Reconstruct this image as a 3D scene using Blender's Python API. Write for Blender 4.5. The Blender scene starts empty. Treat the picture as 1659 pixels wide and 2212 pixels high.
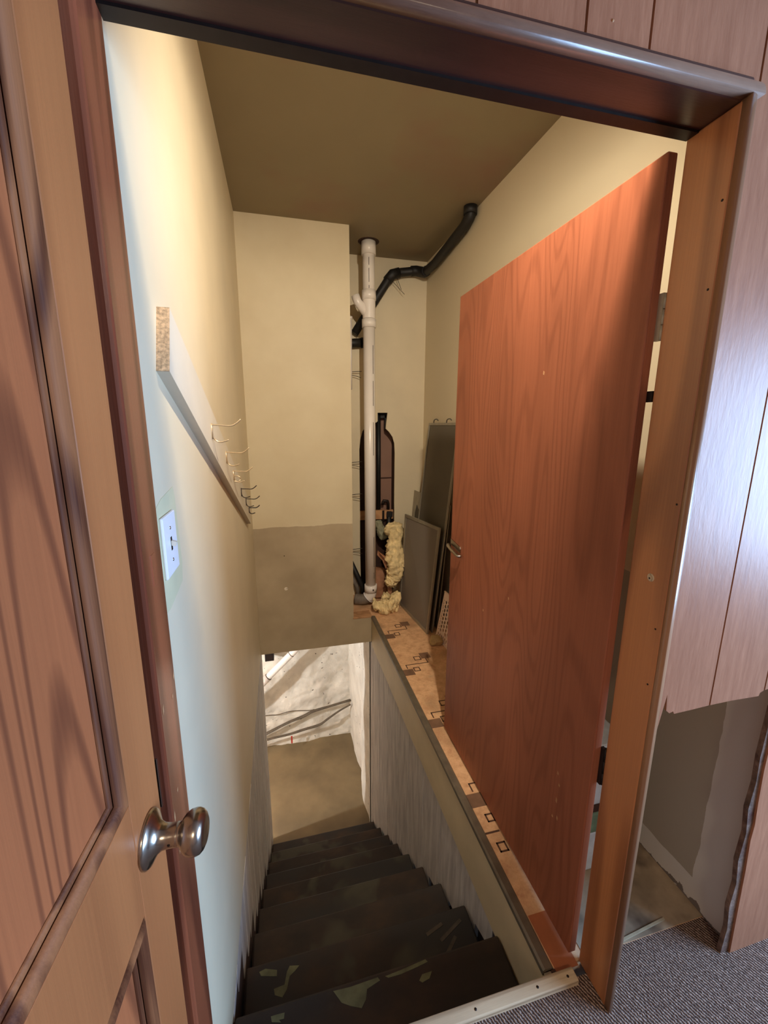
import bpy, bmesh, math, random
from mathutils import Vector, Matrix, noise
from mathutils.geometry import tessellate_polygon
random.seed(7)
SC = bpy.context.scene
COL = SC.collection

# ------------------------------------------------------------------ camera
CAM = Vector((0.1976, -0.7314, 1.4811))
yaw, pitch, roll = 0.2447, -0.2065, 0.0042
fw = Vector((math.sin(yaw)*math.cos(pitch), math.cos(yaw)*math.cos(pitch), math.sin(pitch)))
r0 = Vector((math.cos(yaw), -math.sin(yaw), 0)); u0 = r0.cross(fw)
rt = r0*math.cos(roll) + u0*math.sin(roll); up = -r0*math.sin(roll) + u0*math.cos(roll)
cd = bpy.data.cameras.new('camera'); cam = bpy.data.objects.new('camera', cd); COL.objects.link(cam)
m = Matrix((rt, up, -fw)).transposed().to_4x4(); m.translation = CAM; cam.matrix_world = m
cd.sensor_fit = 'HORIZONTAL'; cd.sensor_width = 36.0; cd.lens = 898.08/1659*36.0
cd.clip_start = 0.01; cd.clip_end = 100
SC.camera = cam

# ------------------------------------------------------------------ world, large lights, exposure
w = bpy.data.worlds.new('world'); SC.world = w; w.use_nodes = True
w.node_tree.nodes['Background'].inputs[0].default_value = (0.6, 0.75, 1.0, 1)
w.node_tree.nodes['Background'].inputs[1].default_value = 0.05
SC.view_settings.view_transform = 'Standard'; SC.view_settings.look = 'None'
SC.view_settings.gamma = 1.0; SC.view_settings.use_curve_mapping = False
SC.view_settings.exposure = 0.5
SC.cycles.use_denoising = True
SC.cycles.max_bounces = 10; SC.cycles.diffuse_bounces = 6

def area(name, loc, target, sx, sy, power, col, shape='RECTANGLE', spread=180):
    l = bpy.data.lights.new(name, 'AREA'); l.shape = shape; l.size = sx; l.size_y = sy
    l.energy = power; l.color = col; l.spread = math.radians(spread)
    o = bpy.data.objects.new(name, l); COL.objects.link(o); o.location = loc
    o.rotation_euler = (Vector(target)-Vector(loc)).to_track_quat('-Z', 'Y').to_euler()
    return o
# daylight through the hall window, in the right-hand wall of the hall
area('window_daylight', (2.93, -1.27, 1.30), (0.0, -1.27, 1.16), 1.55, 1.20, 124, (0.38, 0.62, 1.0))
# weak warm fill, given out by an added ceiling lamp in the hall
area('hall_fill_light', (0.42, -2.25, 2.20), (0.42, -2.0, 0.0), 0.42, 0.42, 14, (1.0, 0.81, 0.58), 'DISK')

# ------------------------------------------------------------------ materials
def new_mat(name):
    m = bpy.data.materials.new(name); m.use_nodes = True
    return m, m.node_tree.nodes, m.node_tree.links, m.node_tree.nodes['Principled BSDF']
def sr(r, g, b):
    f = lambda c: (c/255/12.92 if c/255 <= 0.04045 else ((c/255+0.055)/1.055)**2.4)
    return (f(r), f(g), f(b), 1)
def coords(N, L, scale=(1, 1, 1)):
    t = N.new('ShaderNodeTexCoord'); mp = N.new('ShaderNodeMapping'); mp.inputs['Scale'].default_value = scale
    L.new(t.outputs['Object'], mp.inputs['Vector']); return mp.outputs['Vector']
def nz(N, L, v, scale, detail=4, rough=0.55, dist=0.0):
    n = N.new('ShaderNodeTexNoise'); n.inputs['Scale'].default_value = scale; n.inputs['Detail'].default_value = detail
    n.inputs['Roughness'].default_value = rough; n.inputs['Distortion'].default_value = dist
    L.new(v, n.inputs['Vector']); return n.outputs['Fac']
def ramp(N, L, fac, stops):
    r = N.new('ShaderNodeValToRGB'); e = r.color_ramp.elements
    while len(e) < len(stops): e.new(0.5)
    for i, (p, c) in enumerate(stops): e[i].position = p; e[i].color = c
    L.new(fac, r.inputs[0]); return r.outputs[0]
def mixc(N, L, fac, a, b, mode='MIX'):
    x = N.new('ShaderNodeMix'); x.data_type = 'RGBA'; x.blend_type = mode
    for i, v in ((0, fac), (6, a), (7, b)):
        if hasattr(v, 'links'): L.new(v, x.inputs[i])
        else: x.inputs[i].default_value = v
    return x.outputs[2]
def math_(N, L, op, a, b=None, clamp=False):
    x = N.new('ShaderNodeMath'); x.operation = op; x.use_clamp = clamp
    for i, v in ((0, a), (1, b)):
        if v is None: continue
        if hasattr(v, 'links'): L.new(v, x.inputs[i])
        else: x.inputs[i].default_value = v
    return x.outputs[0]
def bump(N, L, P, h, s=0.3, d=0.002):
    b = N.new('ShaderNodeBump'); b.inputs['Strength'].default_value = s; b.inputs['Distance'].default_value = d
    L.new(h, b.inputs['Height']); L.new(b.outputs[0], P.inputs['Normal'])

def plain(name, c, rough=0.6, var=0.12, scale=6.0, metal=0.0, bs=0.15, bscale=60, bd=0.001, stain=None, sscale=2.0, spec=0.5):
    m, N, L, P = new_mat(name); v = coords(N, L)
    n = nz(N, L, v, scale)
    k = lambda f: (min(1, c[0]*f), min(1, c[1]*f), min(1, c[2]*f), 1)
    col = ramp(N, L, n, [(0.3, k(1-var)), (0.7, k(1+var))])
    if stain:
        s = nz(N, L, v, sscale, 3)
        col = mixc(N, L, ramp(N, L, s, [(0.52, (0, 0, 0, 1)), (0.75, (1, 1, 1, 1))]), col, stain)
    L.new(col, P.inputs['Base Color']); P.inputs['Roughness'].default_value = rough; P.inputs['Metallic'].default_value = metal
    P.inputs['Specular IOR Level'].default_value = spec
    if bs: bump(N, L, P, nz(N, L, v, bscale, 3), bs, bd)
    return m

def wood(name, light, dark, sc=(6, 6, 1.0), rings=14, amp=0.6, rough=0.4, fine=0.25, scratch=None, coat=0.0, ringsharp=0.35, detail=1.5, spec=0.5):
    """contour lines of a stretched noise = cathedral grain, plus fine fibres"""
    m, N, L, P = new_mat(name); v = coords(N, L, sc)
    n = nz(N, L, v, 0.5, detail, 0.45, 0.2)
    s = math_(N, L, 'SINE', math_(N, L, 'MULTIPLY', n, rings*6.283))
    s = math_(N, L, 'MULTIPLY_ADD', s, 0.5); s.node.inputs[2].default_value = 0.5
    g = ramp(N, L, s, [(ringsharp, (0, 0, 0, 1)), (1.0, (1, 1, 1, 1))])
    v2 = coords(N, L, (sc[0]*14, sc[1]*14, sc[2]*1.6))
    f = nz(N, L, v2, 1.5, 5, 0.7)
    fac = math_(N, L, 'ADD', math_(N, L, 'MULTIPLY', g, amp), math_(N, L, 'MULTIPLY', f, fine), True)
    col = mixc(N, L, fac, light, dark)
    big = nz(N, L, coords(N, L, (1, 1, .5)), 2.2, 2)
    col = mixc(N, L, 0.35, col, ramp(N, L, big, [(0.3, (.25, .25, .25, 1)), (0.7, (.8, .8, .8, 1))]), 'OVERLAY')
    if scratch:
        q = nz(N, L, coords(N, L, (9, 9, 3)), 3.0, 4)
        col = mixc(N, L, ramp(N, L, q, [(0.70, (0, 0, 0, 1)), (0.76, (1, 1, 1, 1))]), col, scratch)
    L.new(col, P.inputs['Base Color']); P.inputs['Roughness'].default_value = rough
    P.inputs['Coat Weight'].default_value = coat; P.inputs['Coat Roughness'].default_value = 0.25
    P.inputs['Specular IOR Level'].default_value = spec
    bump(N, L, P, f, 0.25, 0.001)
    return m

M = {}
CREAM = sr(216, 202, 172)
M['wall'] = plain('cream_wall_paint', CREAM, 0.55, 0.05, 3, bscale=120, bs=0.12)
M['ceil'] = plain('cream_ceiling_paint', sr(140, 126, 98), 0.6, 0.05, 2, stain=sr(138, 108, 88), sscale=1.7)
M['white_board'] = None
M['fascia'] = plain('tan_fascia_paint', sr(204, 186, 150), 0.5, 0.08, 5)
M['lino_edge'] = plain('worn_metal_edging', sr(112, 102, 88), 0.45, 0.2, 20, 0.3)
M['pvc'] = plain('white_pvc', sr(238, 230, 222), 0.25, 0.03, 8, bs=0)
M['pvc_mark'] = plain('pvc_print', sr(70, 60, 55), 0.6, 0.3, 60)
M['pvc_grey'] = plain('grimy_grey_pvc', sr(120, 110, 100), 0.5, 0.25, 30)
M['abs'] = plain('black_abs_pipe', sr(24, 22, 22), 0.55, 0.2, 20, bs=0)
M['wire'] = plain('thin_dark_wire', sr(52, 40, 30), 0.5, 0.2, 30, bs=0)
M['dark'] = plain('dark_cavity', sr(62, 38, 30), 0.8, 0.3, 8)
M['cavity_board'] = plain('pinkish_brown_board', sr(146, 110, 92), 0.6, 0.1, 5)
M['stud'] = wood('rough_stud_wood', sr(198, 150, 106), sr(140, 96, 62), (10, 10, 10), 6, 0.4, 0.7)
M['hook'] = plain('brass_wire', sr(206, 184, 150), 0.3, 0.1, 30, 0.6, 0)
M['nickel'] = plain('brushed_nickel', sr(168, 160, 150), 0.24, 0.06, 40, 1.0, 0)
M['steel'] = plain('hinge_steel', sr(178, 168, 142), 0.35, 0.12, 40, 0.25, 0)
M['dark_metal'] = plain('dark_bronze', sr(40, 30, 26), 0.5, 0.2, 40, 0.5, 0)
M['plastic'] = plain('white_plastic', sr(236, 236, 240), 0.3, 0.02, 10, bs=0)
M['ivory'] = plain('ivory_plastic', sr(226, 216, 196), 0.35, 0.02, 10, bs=0)
M['patch'] = plain('old_olive_paint', sr(206, 200, 164), 0.6, 0.05, 14)
M['alu'] = plain('aluminium_frame', sr(160, 152, 136), 0.4, 0.1, 20, 0.5, 0)
M['alu_dark'] = plain('weathered_frame', sr(96, 90, 80), 0.5, 0.2, 20, 0.3, 0)
M['insul'] = plain('yellow_fibreglass', sr(228, 204, 154), 0.95, 0.3, 18, bs=0.8, bscale=32, bd=0.012, spec=0.05)
M['insul_grey'] = plain('grey_green_fibre', sr(150, 148, 124), 0.95, 0.3, 30, bs=0.8, bscale=40, bd=0.01, spec=0.05)
M['paper'] = plain('kraft_paper', sr(170, 120, 88), 0.7, 0.12, 12)
M['grille'] = plain('pinkish_plastic', sr(232, 208, 192), 0.45, 0.05, 10, bs=0)
M['stone'] = plain('tan_stone', sr(190, 164, 116), 0.8, 0.15, 20, bs=0.5, bscale=30, bd=0.006)
M['print'] = plain('lino_print', sr(84, 58, 44), 0.6, 0.15, 20, bs=0)
M['print2'] = plain('lino_print_block', sr(118, 88, 68), 0.6, 0.25, 14, bs=0)
M['red_lino'] = plain('red_floor_patch', sr(158, 92, 58), 0.6, 0.15, 10)
M['cable'] = plain('grey_cable', sr(84, 74, 60), 0.7, 0.3, 30, bs=0.3)
M['red'] = plain('red_tie', sr(170, 50, 36), 0.6, 0.1, 10, bs=0)
M['blue_clutter'] = plain('pale_blue_plastic', sr(205, 220, 236), 0.4, 0.15, 18)
M['green_clutter'] = plain('green_print', sr(110, 140, 120), 0.5, 0.3, 25)
M['concrete'] = plain('basement_concrete', sr(116, 100, 72), 0.65, 0.22, 3.5, bs=0.4, bscale=18, bd=0.004, stain=sr(84, 72, 54), sscale=1.4)
M['hall_plain'] = plain('hall_wall_paint', sr(156, 122, 98), 0.7, 0.05, 2)
M['dirt_floor'] = plain('dirty_old_tile', sr(150, 134, 112), 0.55, 0.35, 9, stain=sr(52, 34, 26), sscale=7)
M['jamb_dark'] = wood('dark_red_stained_wood', sr(172, 96, 64), sr(90, 42, 30), (14, 14, 1.2), 5, 0.5, 0.28, 0.6, coat=0.3)
M['header'] = wood('dark_brown_stained_wood', sr(72, 42, 36), sr(32, 19, 18), (1.2, 14, 14), 4, 0.4, 0.30, 0.5, coat=0.3)
M['jamb_right'] = wood('orange_brown_stained_wood', sr(196, 130, 80), sr(120, 68, 38), (10, 10, 1.0), 5, 0.45, 0.32, 0.5, coat=0.3)
M['oak'] = wood('oak_panel_door', sr(172, 102, 62), sr(88, 44, 28), (8, 8, 0.55), 24, 0.5, 0.5, 0.4, coat=0.0, ringsharp=0.6, detail=1.2, spec=0.3)
M['oak_plain'] = wood('oak_stile', sr(180, 114, 68), sr(126, 72, 42), (12, 12, 0.8), 3, 0.25, 0.36, 0.45, coat=0.15)
M['oak_mould'] = wood('oak_moulding', sr(160, 104, 66), sr(74, 38, 24), (20, 20, 3.0), 6, 0.6, 0.6, 0.6, spec=0.15)
M['slab'] = wood('red_brown_plywood', sr(162, 96, 68), sr(100, 52, 34), (3.0, 6.0, 0.9), 30, 0.2, 0.5, 0.55, ringsharp=0.55, detail=2.2, spec=0.25)
M['slab_edge'] = wood('slab_door_edge', sr(170, 104, 74), sr(90, 46, 34), (14, 14, 2), 4, 0.4, 0.5, 0.6)
M['strip'] = wood('bare_weathered_wood', sr(212, 192, 160), sr(140, 118, 90), (1.2, 60, 60), 6, 0.5, 0.65, 0.6)
M['chip'] = plain('particle_board', sr(196, 164, 128), 0.8, 0.45, 160, bs=0.6, bscale=200)
M['rail_paint'] = plain('rail_grey_paint', sr(214, 204, 184), 0.5, 0.05, 8)

M['torn'] = plain('torn_gypsum', sr(112, 92, 80), 0.9, 0.5, 30, bs=0.8, bscale=60, bd=0.006, stain=sr(70, 34, 28), sscale=12)
def mk_panelling():
    m, N, L, P = new_mat('wood_grain_panelling'); v = coords(N, L, (26, 26, 2.2))
    f = nz(N, L, v, 3, 5, 0.7)
    col = ramp(N, L, f, [(0.25, sr(150, 100, 74)), (0.75, sr(180, 128, 98))])
    b = nz(N, L, coords(N, L), 1.6, 2)
    col = mixc(N, L, 0.4, col, ramp(N, L, b, [(0.3, (.35, .35, .35, 1)), (0.7, (.65, .65, .65, 1))]), 'OVERLAY')
    L.new(col, P.inputs['Base Color']); P.inputs['Roughness'].default_value = 0.36
    P.inputs['Specular IOR Level'].default_value = 0.3
    bump(N, L, P, nz(N, L, coords(N, L, (40, 40, 9)), 3, 4, 0.6), 0.35, 0.0012)
    return m
M['panelling'] = mk_panelling()

def mk_white_board():
    m, N, L, P = new_mat('whitewashed_board'); f = nz(N, L, coords(N, L, (9, 9, 1.2)), 3, 5, 0.65)
    col = ramp(N, L, f, [(0.25, sr(160, 154, 152)), (0.6, sr(206, 200, 194)), (0.8, sr(222, 218, 210))])
    L.new(col, P.inputs['Base Color']); P.inputs['Roughness'].default_value = 0.7
    bump(N, L, P, f, 0.5, 0.004); return m
M['white_board'] = mk_white_board()

def mk_whitewash():
    m, N, L, P = new_mat('whitewashed_stone'); v = coords(N, L)
    n = nz(N, L, v, 5, 5)
    col = ramp(N, L, n, [(0.3, sr(196, 190, 178)), (0.7, sr(226, 222, 210))])
    sp = nz(N, L, v, 26, 2, 0.5)
    col = mixc(N, L, ramp(N, L, sp, [(0.70, (0, 0, 0, 1)), (0.74, (1, 1, 1, 1))]), col, sr(70, 60, 54))
    L.new(col, P.inputs['Base Color']); P.inputs['Roughness'].default_value = 0.75
    bump(N, L, P, nz(N, L, v, 14, 5), 0.6, 0.02); return m
M['whitewash'] = mk_whitewash()

def mk_back_wall():
    m, N, L, P = new_mat('two_tone_wall_paint')
    t = N.new('ShaderNodeTexCoord'); sp = N.new('ShaderNodeSeparateXYZ'); L.new(t.outputs['Object'], sp.inputs[0])
    n = nz(N, L, t.outputs['Object'], 7, 3)
    z = math_(N, L, 'ADD', sp.outputs['Z'], math_(N, L, 'MULTIPLY', n, 0.03))
    mask = math_(N, L, 'LESS_THAN', z, 0.778)
    n2 = nz(N, L, t.outputs['Object'], 3, 4)
    up_ = ramp(N, L, n2, [(0.3, sr(206, 190, 156)), (0.7, sr(216, 202, 170))])
    lo = ramp(N, L, n2, [(0.3, sr(164, 146, 118)), (0.7, sr(186, 168, 138))])
    L.new(mixc(N, L, mask, up_, lo), P.inputs['Base Color']); P.inputs['Roughness'].default_value = 0.55
    bump(N, L, P, nz(N, L, t.outputs['Object'], 120, 3), 0.12, 0.001); return m
M['back_wall'] = mk_back_wall()

def mk_right_wall():
    m, N, L, P = new_mat('drywall_with_bare_strip')
    t = N.new('ShaderNodeTexCoord'); sp = N.new('ShaderNodeSeparateXYZ'); L.new(t.outputs['Object'], sp.inputs[0])
    n = nz(N, L, t.outputs['Object'], 9, 3)
    dn = math_(N, L, 'MULTIPLY', n, 0.02)
    low = math_(N, L, 'LESS_THAN', math_(N, L, 'ADD', sp.outputs['Z'], dn), 0.98)
    a = math_(N, L, 'LESS_THAN', math_(N, L, 'ADD', sp.outputs['Y'], dn), 0.056)
    b = math_(N, L, 'LESS_THAN', math_(N, L, 'ADD', sp.outputs['Z'], dn), 0.095)
    bare = math_(N, L, 'MULTIPLY', math_(N, L, 'MAXIMUM', a, b), low)
    near_dim = math_(N, L, 'MULTIPLY', math_(N, L, 'LESS_THAN', sp.outputs['Y'], 0.9), low)
    col = mixc(N, L, near_dim, CREAM, sr(172, 166, 150))  # greyer low down by the hole: dimness there put into the colour
    col = mixc(N, L, bare, col, sr(214, 214, 206))
    g = nz(N, L, t.outputs['Object'], 16, 4)
    dirt = math_(N, L, 'MULTIPLY', math_(N, L, 'LESS_THAN', math_(N, L, 'ADD', sp.outputs['Z'], math_(N, L, 'MULTIPLY', g, 0.16)), 0.10), 0.8)
    col = mixc(N, L, dirt, col, sr(74, 58, 46))
    L.new(col, P.inputs['Base Color']); P.inputs['Roughness'].default_value = 0.6
    bump(N, L, P, nz(N, L, t.outputs['Object'], 120, 3), 0.12, 0.001); return m
M['right_wall'] = mk_right_wall()

def mk_lino():
    m, N, L, P = new_mat('tan_linoleum'); v = coords(N, L)
    n = nz(N, L, v, 24, 5, 0.7)
    col = ramp(N, L, n, [(0.3, sr(190, 142, 106)), (0.55, sr(220, 176, 134)), (0.75, sr(232, 192, 152))])
    s = nz(N, L, v, 6, 3)
    col = mixc(N, L, ramp(N, L, s, [(0.55, (0, 0, 0, 1)), (0.8, (.8, .8, .8, 1))]), col, sr(110, 78, 54))
    L.new(col, P.inputs['Base Color']); P.inputs['Roughness'].default_value = 0.5; return m
M['lino'] = mk_lino()

def mk_carpet():
    m, N, L, P = new_mat('ribbed_carpet'); v = coords(N, L)
    wv = N.new('ShaderNodeTexWave'); wv.inputs['Scale'].default_value = 42; wv.inputs['Distortion'].default_value = 3.0
    wv.inputs['Detail'].default_value = 2; wv.inputs['Detail Scale'].default_value = 4
    mp = N.new('ShaderNodeMapping'); mp.inputs['Rotation'].default_value = (0, 0, math.radians(-24))
    L.new(v, mp.inputs['Vector']); L.new(mp.outputs[0], wv.inputs['Vector'])
    n = nz(N, L, v, 160, 3)
    col = ramp(N, L, wv.outputs['Fac'], [(0.15, sr(76, 60, 54)), (0.6, sr(146, 124, 112)), (1, sr(172, 150, 136))])
    col = mixc(N, L, 0.5, col, ramp(N, L, n, [(0.3, (.2, .2, .2, 1)), (.7, (.8, .8, .8, 1))]), 'OVERLAY')
    L.new(col, P.inputs['Base Color']); P.inputs['Roughness'].default_value = 0.95; P.inputs['Specular IOR Level'].default_value = 0.1
    bump(N, L, P, math_(N, L, 'ADD', wv.outputs['Fac'], math_(N, L, 'MULTIPLY', n, 0.5)), 0.8, 0.006); return m
M['carpet'] = mk_carpet()

M['scrape'] = plain('scraped_paint', sr(74, 64, 54), 0.7, 0.3, 40, bs=0)
M['olive'] = plain('olive_paint_remnant', sr(98, 98, 68), 0.6, 0.35, 20, bs=0.2)
def mk_tread():
    m, N, L, P = new_mat('worn_stair_tread'); v = coords(N, L, (1, 1.6, 1))
    n = nz(N, L, v, 5, 5, 0.6)
    col = ramp(N, L, n, [(0.3, sr(22, 17, 15)), (0.5, sr(40, 29, 23)), (0.7, sr(60, 42, 28))])
    g = nz(N, L, coords(N, L, (1, 1, 0.3)), 3.4, 3, 0.5, 0.4)
    col = mixc(N, L, ramp(N, L, g, [(0.58, (0, 0, 0, 1)), (0.64, (1, 1, 1, 1))]), col, sr(60, 56, 44))
    d = nz(N, L, v, 2.4, 4)
    col = mixc(N, L, ramp(N, L, d, [(0.5, (0, 0, 0, 1)), (0.62, (.9, .9, .9, 1))]), col, sr(34, 32, 32))
    L.new(col, P.inputs['Base Color']); P.inputs['Roughness'].default_value = 0.6
    bump(N, L, P, n, 0.4, 0.003); return m
M['tread'] = mk_tread()

def mk_screen(name, c, alpha):
    m, N, L, P = new_mat(name)
    P.inputs['Base Color'].default_value = c; P.inputs['Roughness'].default_value = 0.6
    tr = N.new('ShaderNodeBsdfTransparent'); mx = N.new('ShaderNodeMixShader'); mx.inputs[0].default_value = alpha
    out = N['Material Output']; L.new(tr.outputs[0], mx.inputs[1]); L.new(P.outputs[0], mx.inputs[2]); L.new(mx.outputs[0], out.inputs[0])
    return m
M['mesh'] = mk_screen('insect_mesh', sr(132, 122, 112), 0.90)
M['mesh_dark'] = mk_screen('dark_insect_mesh', sr(112, 104, 90), 0.70)
def mk_glow(name, c, s):
    m, N, L, P = new_mat(name); P.inputs['Emission Color'].default_value = c; P.inputs['Emission Strength'].default_value = s
    P.inputs['Base Color'].default_value = c; return m
M['lamp_glass'] = mk_glow('lit_lamp_glass', (1, .8, .55, 1), 1.0)
M['bulb_glass'] = mk_glow('lit_bulb_glass', (1, .88, .7, 1), 6.0)

# ------------------------------------------------------------------ mesh helpers
OFF = {}
class MB:
    def __init__(s, tf=None): s.v = []; s.f = []; s.sm = []; s.tf = tf
    def add(s, vs, fs, smooth=False):
        b = len(s.v)
        s.v += [tuple(s.tf(*p)) if s.tf else tuple(p) for p in vs]
        s.f += [tuple(i+b for i in f) for f in fs]; s.sm += [smooth]*len(fs); return s
    def box(s, x0, x1, y0, y1, z0, z1, bev=0.0, seg=2):
        if bev:
            bm = bmesh.new(); bmesh.ops.create_cube(bm, size=1)
            for v in bm.verts: v.co = ((x0+x1)/2+v.co.x*(x1-x0), (y0+y1)/2+v.co.y*(y1-y0), (z0+z1)/2+v.co.z*(z1-z0))
            bmesh.ops.bevel(bm, geom=bm.edges[:], offset=bev, segments=seg, affect='EDGES', profile=0.5)
            bm.verts.index_update()
            s.add([v.co[:] for v in bm.verts], [[v.index for v in f.verts] for f in bm.faces]); bm.free(); return s
        vs = [(x, y, z) for x in (x0, x1) for y in (y0, y1) for z in (z0, z1)]
        return s.add(vs, [(0, 1, 3, 2), (4, 6, 7, 5), (0, 4, 5, 1), (2, 3, 7, 6), (0, 2, 6, 4), (1, 5, 7, 3)])
    def bar(s, a, b, w, h, upv=(0, 0, 1)):
        a = Vector(a); b = Vector(b); d = (b-a).normalized(); u = Vector(upv); r = d.cross(u).normalized(); u = r.cross(d)
        vs = [p+r*w*i/2+u*h*j/2 for p in (a, b) for i in (-1, 1) for j in (-1, 1)]
        return s.add(vs, [(0, 1, 3, 2), (4, 6, 7, 5), (0, 4, 5, 1), (2, 3, 7, 6), (0, 2, 6, 4), (1, 5, 7, 3)])
    def tube(s, pts, r, seg=12, curve=0, closed=False):
        P = [Vector(p) for p in pts]; R = r if isinstance(r, (list, tuple)) else [r]*len(P)
        if curve:
            Q, S = [], []
            for i in range(len(P)-1):
                p0, p1, p2, p3 = P[max(0, i-1)], P[i], P[i+1], P[min(len(P)-1, i+2)]
                for k in range(curve):
                    t = k/curve
                    Q.append(0.5*((2*p1)+(p2-p0)*t+(2*p0-5*p1+4*p2-p3)*t*t+(3*p1-p0-3*p2+p3)*t**3)); S.append(R[i]+(R[i+1]-R[i])*t)
            Q.append(P[-1]); S.append(R[-1]); P, R = Q, S
        n = len(P); vs = []; prev = None
        for i in range(n):
            if closed: d = (P[(i+1) % n]-P[i-1])
            else: d = P[min(n-1, i+1)]-P[max(0, i-1)]
            d.normalize()
            if prev is None:
                a = Vector((0, 0, 1)) if abs(d.z) < 0.9 else Vector((1, 0, 0)); u = d.cross(a).normalized()
            else: u = (prev-d*prev.dot(d)).normalized()
            prev = u; w_ = d.cross(u)
            k = 1.0
            if 0 < i < n-1 or closed:
                a = (P[i]-P[i-1]).normalized(); b = (P[(i+1) % n]-P[i]).normalized()
                c = max(0.35, math.cos(a.angle(b, 0)/2)); k = 1/c
                ax = (b-a)
                axn = ax.normalized() if ax.length > 1e-5 else None
            else: axn = None
            for j in range(seg):
                t = 2*math.pi*j/seg; o = (u*math.cos(t)+w_*math.sin(t))*R[i]
                if axn is not None: o = o+axn*(o.dot(axn))*(k-1)
                vs.append(P[i]+o)
        fs = []
        for i in range(n if closed else n-1):
            for j in range(seg):
                a = i*seg+j; b = i*seg+(j+1) % seg; i2 = (i+1) % n
                fs.append((a, b, i2*seg+(j+1) % seg, i2*seg+j))
        s.add(vs, fs, True)
        if not closed: s.add(vs[:seg], [tuple(range(seg))[::-1]]); s.add(vs[-seg:], [tuple(range(seg))])
        return s
    def lathe(s, prof, origin, axis, seg=28):
        o = Vector(origin); ax = Vector(axis).normalized(); a = Vector((0, 0, 1)) if abs(ax.z) < 0.9 else Vector((1, 0, 0))
        u = ax.cross(a).normalized(); w_ = ax.cross(u); vs = []
        for (r, h) in prof:
            for j in range(seg):
                t = 2*math.pi*j/seg; vs.append(o+ax*h+(u*math.cos(t)+w_*math.sin(t))*max(r, 1e-4))
        fs = [(i*seg+j, i*seg+(j+1) % seg, (i+1)*seg+(j+1) % seg, (i+1)*seg+j) for i in range(len(prof)-1) for j in range(seg)]
        return s.add(vs, fs, True)
    def prism(s, loops, to3, depth):
        """loops: outer polygon and holes in 2D; to3(u,v) -> 3D; depth: extrusion vector"""
        d = Vector(depth); L2 = [[Vector((u, v, 0)) for u, v in l] for l in loops]
        tri = tessellate_polygon(L2); flat = [p for l in L2 for p in l]
        A = [Vector(to3(p.x, p.y)) for p in flat]; n = len(A); B = [p+d for p in A]
        s.add(A+B, [tuple(t) for t in tri]+[tuple(i+n for i in t[::-1]) for t in tri]); b = 0
        fs = []
        for l in loops:
            k = len(l)
            for i in range(k): j = (i+1) % k; fs.append((b+i, b+j, b+j+n, b+i+n))
            b += k
        return s.add(A+B, fs)
    def build(s, name, mat, parent=None, loc=None, **tags):
        base = Vector(OFF[parent.name]) if parent else Vector(loc or (0, 0, 0))
        me = bpy.data.meshes.new(name); me.from_pydata([Vector(p)-base for p in s.v], [], s.f)
        me.polygons.foreach_set('use_smooth', s.sm); me.validate(); me.update()
        bm = bmesh.new(); bm.from_mesh(me); bmesh.ops.remove_doubles(bm, verts=bm.verts, dist=1e-5)
        bmesh.ops.recalc_face_normals(bm, faces=bm.faces); bm.to_mesh(me); bm.free()
        me.materials.append(M[mat]); o = bpy.data.objects.new(name, me); COL.objects.link(o)
        if parent: o.parent = parent
        else: o.location = base
        OFF[o.name] = tuple(base)
        for k, v in tags.items(): o[k] = v
        return o
def thing(name, label, cat, loc, group=None):
    o = bpy.data.objects.new(name, None); COL.objects.link(o); o.location = loc; OFF[o.name] = tuple(loc)
    o.empty_display_size = 0.05; o['label'] = label; o['category'] = cat
    if group: o['group'] = group
    return o
def B(*a, **k): return MB().box(*a, **k)
def struct(o): o['kind'] = 'structure'; return o

# key dimensions (metres): doorway x 0..W, header H; stair well; floor z=0
W, H = 0.953, 2.0
XL, XR, ZC = -0.009, 1.40, 2.743
YB, YC = 2.239, 2.704
XCOL, XCB = 0.699, 0.843
WY = -0.09              # hall-side face of the panelled wall
ZB = -0.212             # underside of the floor structure
ZF = -2.05              # basement floor
RISE, RUN, Y1 = 0.205, 0.240, -0.025

# ================================================================== the setting: hall
fl = struct(B(-0.12, 3.0, -3.4, WY+0.06, -0.06, 0.0).build('floor', 'carpet'))
B(W+0.03, 1.398, WY+0.06, 0.0, -0.06, 0.0).build('carpet_tongue', 'carpet', fl)
th = struct(B(0.0, 0.918, -0.046, -0.014, -0.05, 0.016, bev=0.003).build('trim_1', 'strip'))
for x in (0.34, 0.62, 0.80, 0.893):
    MB().lathe([(0, 0.0012), (0.0035, 0.001), (0.0035, -0.002)], (x, -0.031, 0.0155), (0, 0, 1), 8).build('nail_head', 'dark_metal', th)
struct(B(-0.2, 3.1, -3.5, WY, 2.45, 2.55).build('ceiling_hall', 'hall_plain'))
struct(B(-0.2, -0.10, -3.5, -0.1, -0.06, 2.45).build('wall_hall_left', 'hall_plain'))
struct(B(-0.2, 3.1, -3.5, -3.4, -0.06, 2.45).build('wall_hall_back', 'hall_plain'))
struct(MB().prism([[(-3.4, -0.06), (WY, -0.06), (WY, 2.45), (-3.4, 2.45)],
                   [(-2.06, 0.68), (-0.48, 0.68), (-0.48, 1.92), (-2.06, 1.92)]], lambda u, v: (3.0, u, v), (0.1, 0, 0)).build('wall_hall_right', 'hall_plain'))
wn = MB(); Y0w, Y1w, Z0w, Z1w = -2.08, -0.46, 0.66, 1.94
for a in ((2.985, 3.06, Y0w, Y0w+0.05, Z0w, Z1w), (2.985, 3.06, Y1w-0.05, Y1w, Z0w, Z1w), (2.985, 3.06, Y0w, Y1w, Z0w, Z0w+0.05),
          (2.985, 3.06, Y0w, Y1w, Z1w-0.05, Z1w)): wn.box(*a)
wf = struct(wn.build('window_1', 'plastic'))

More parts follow.
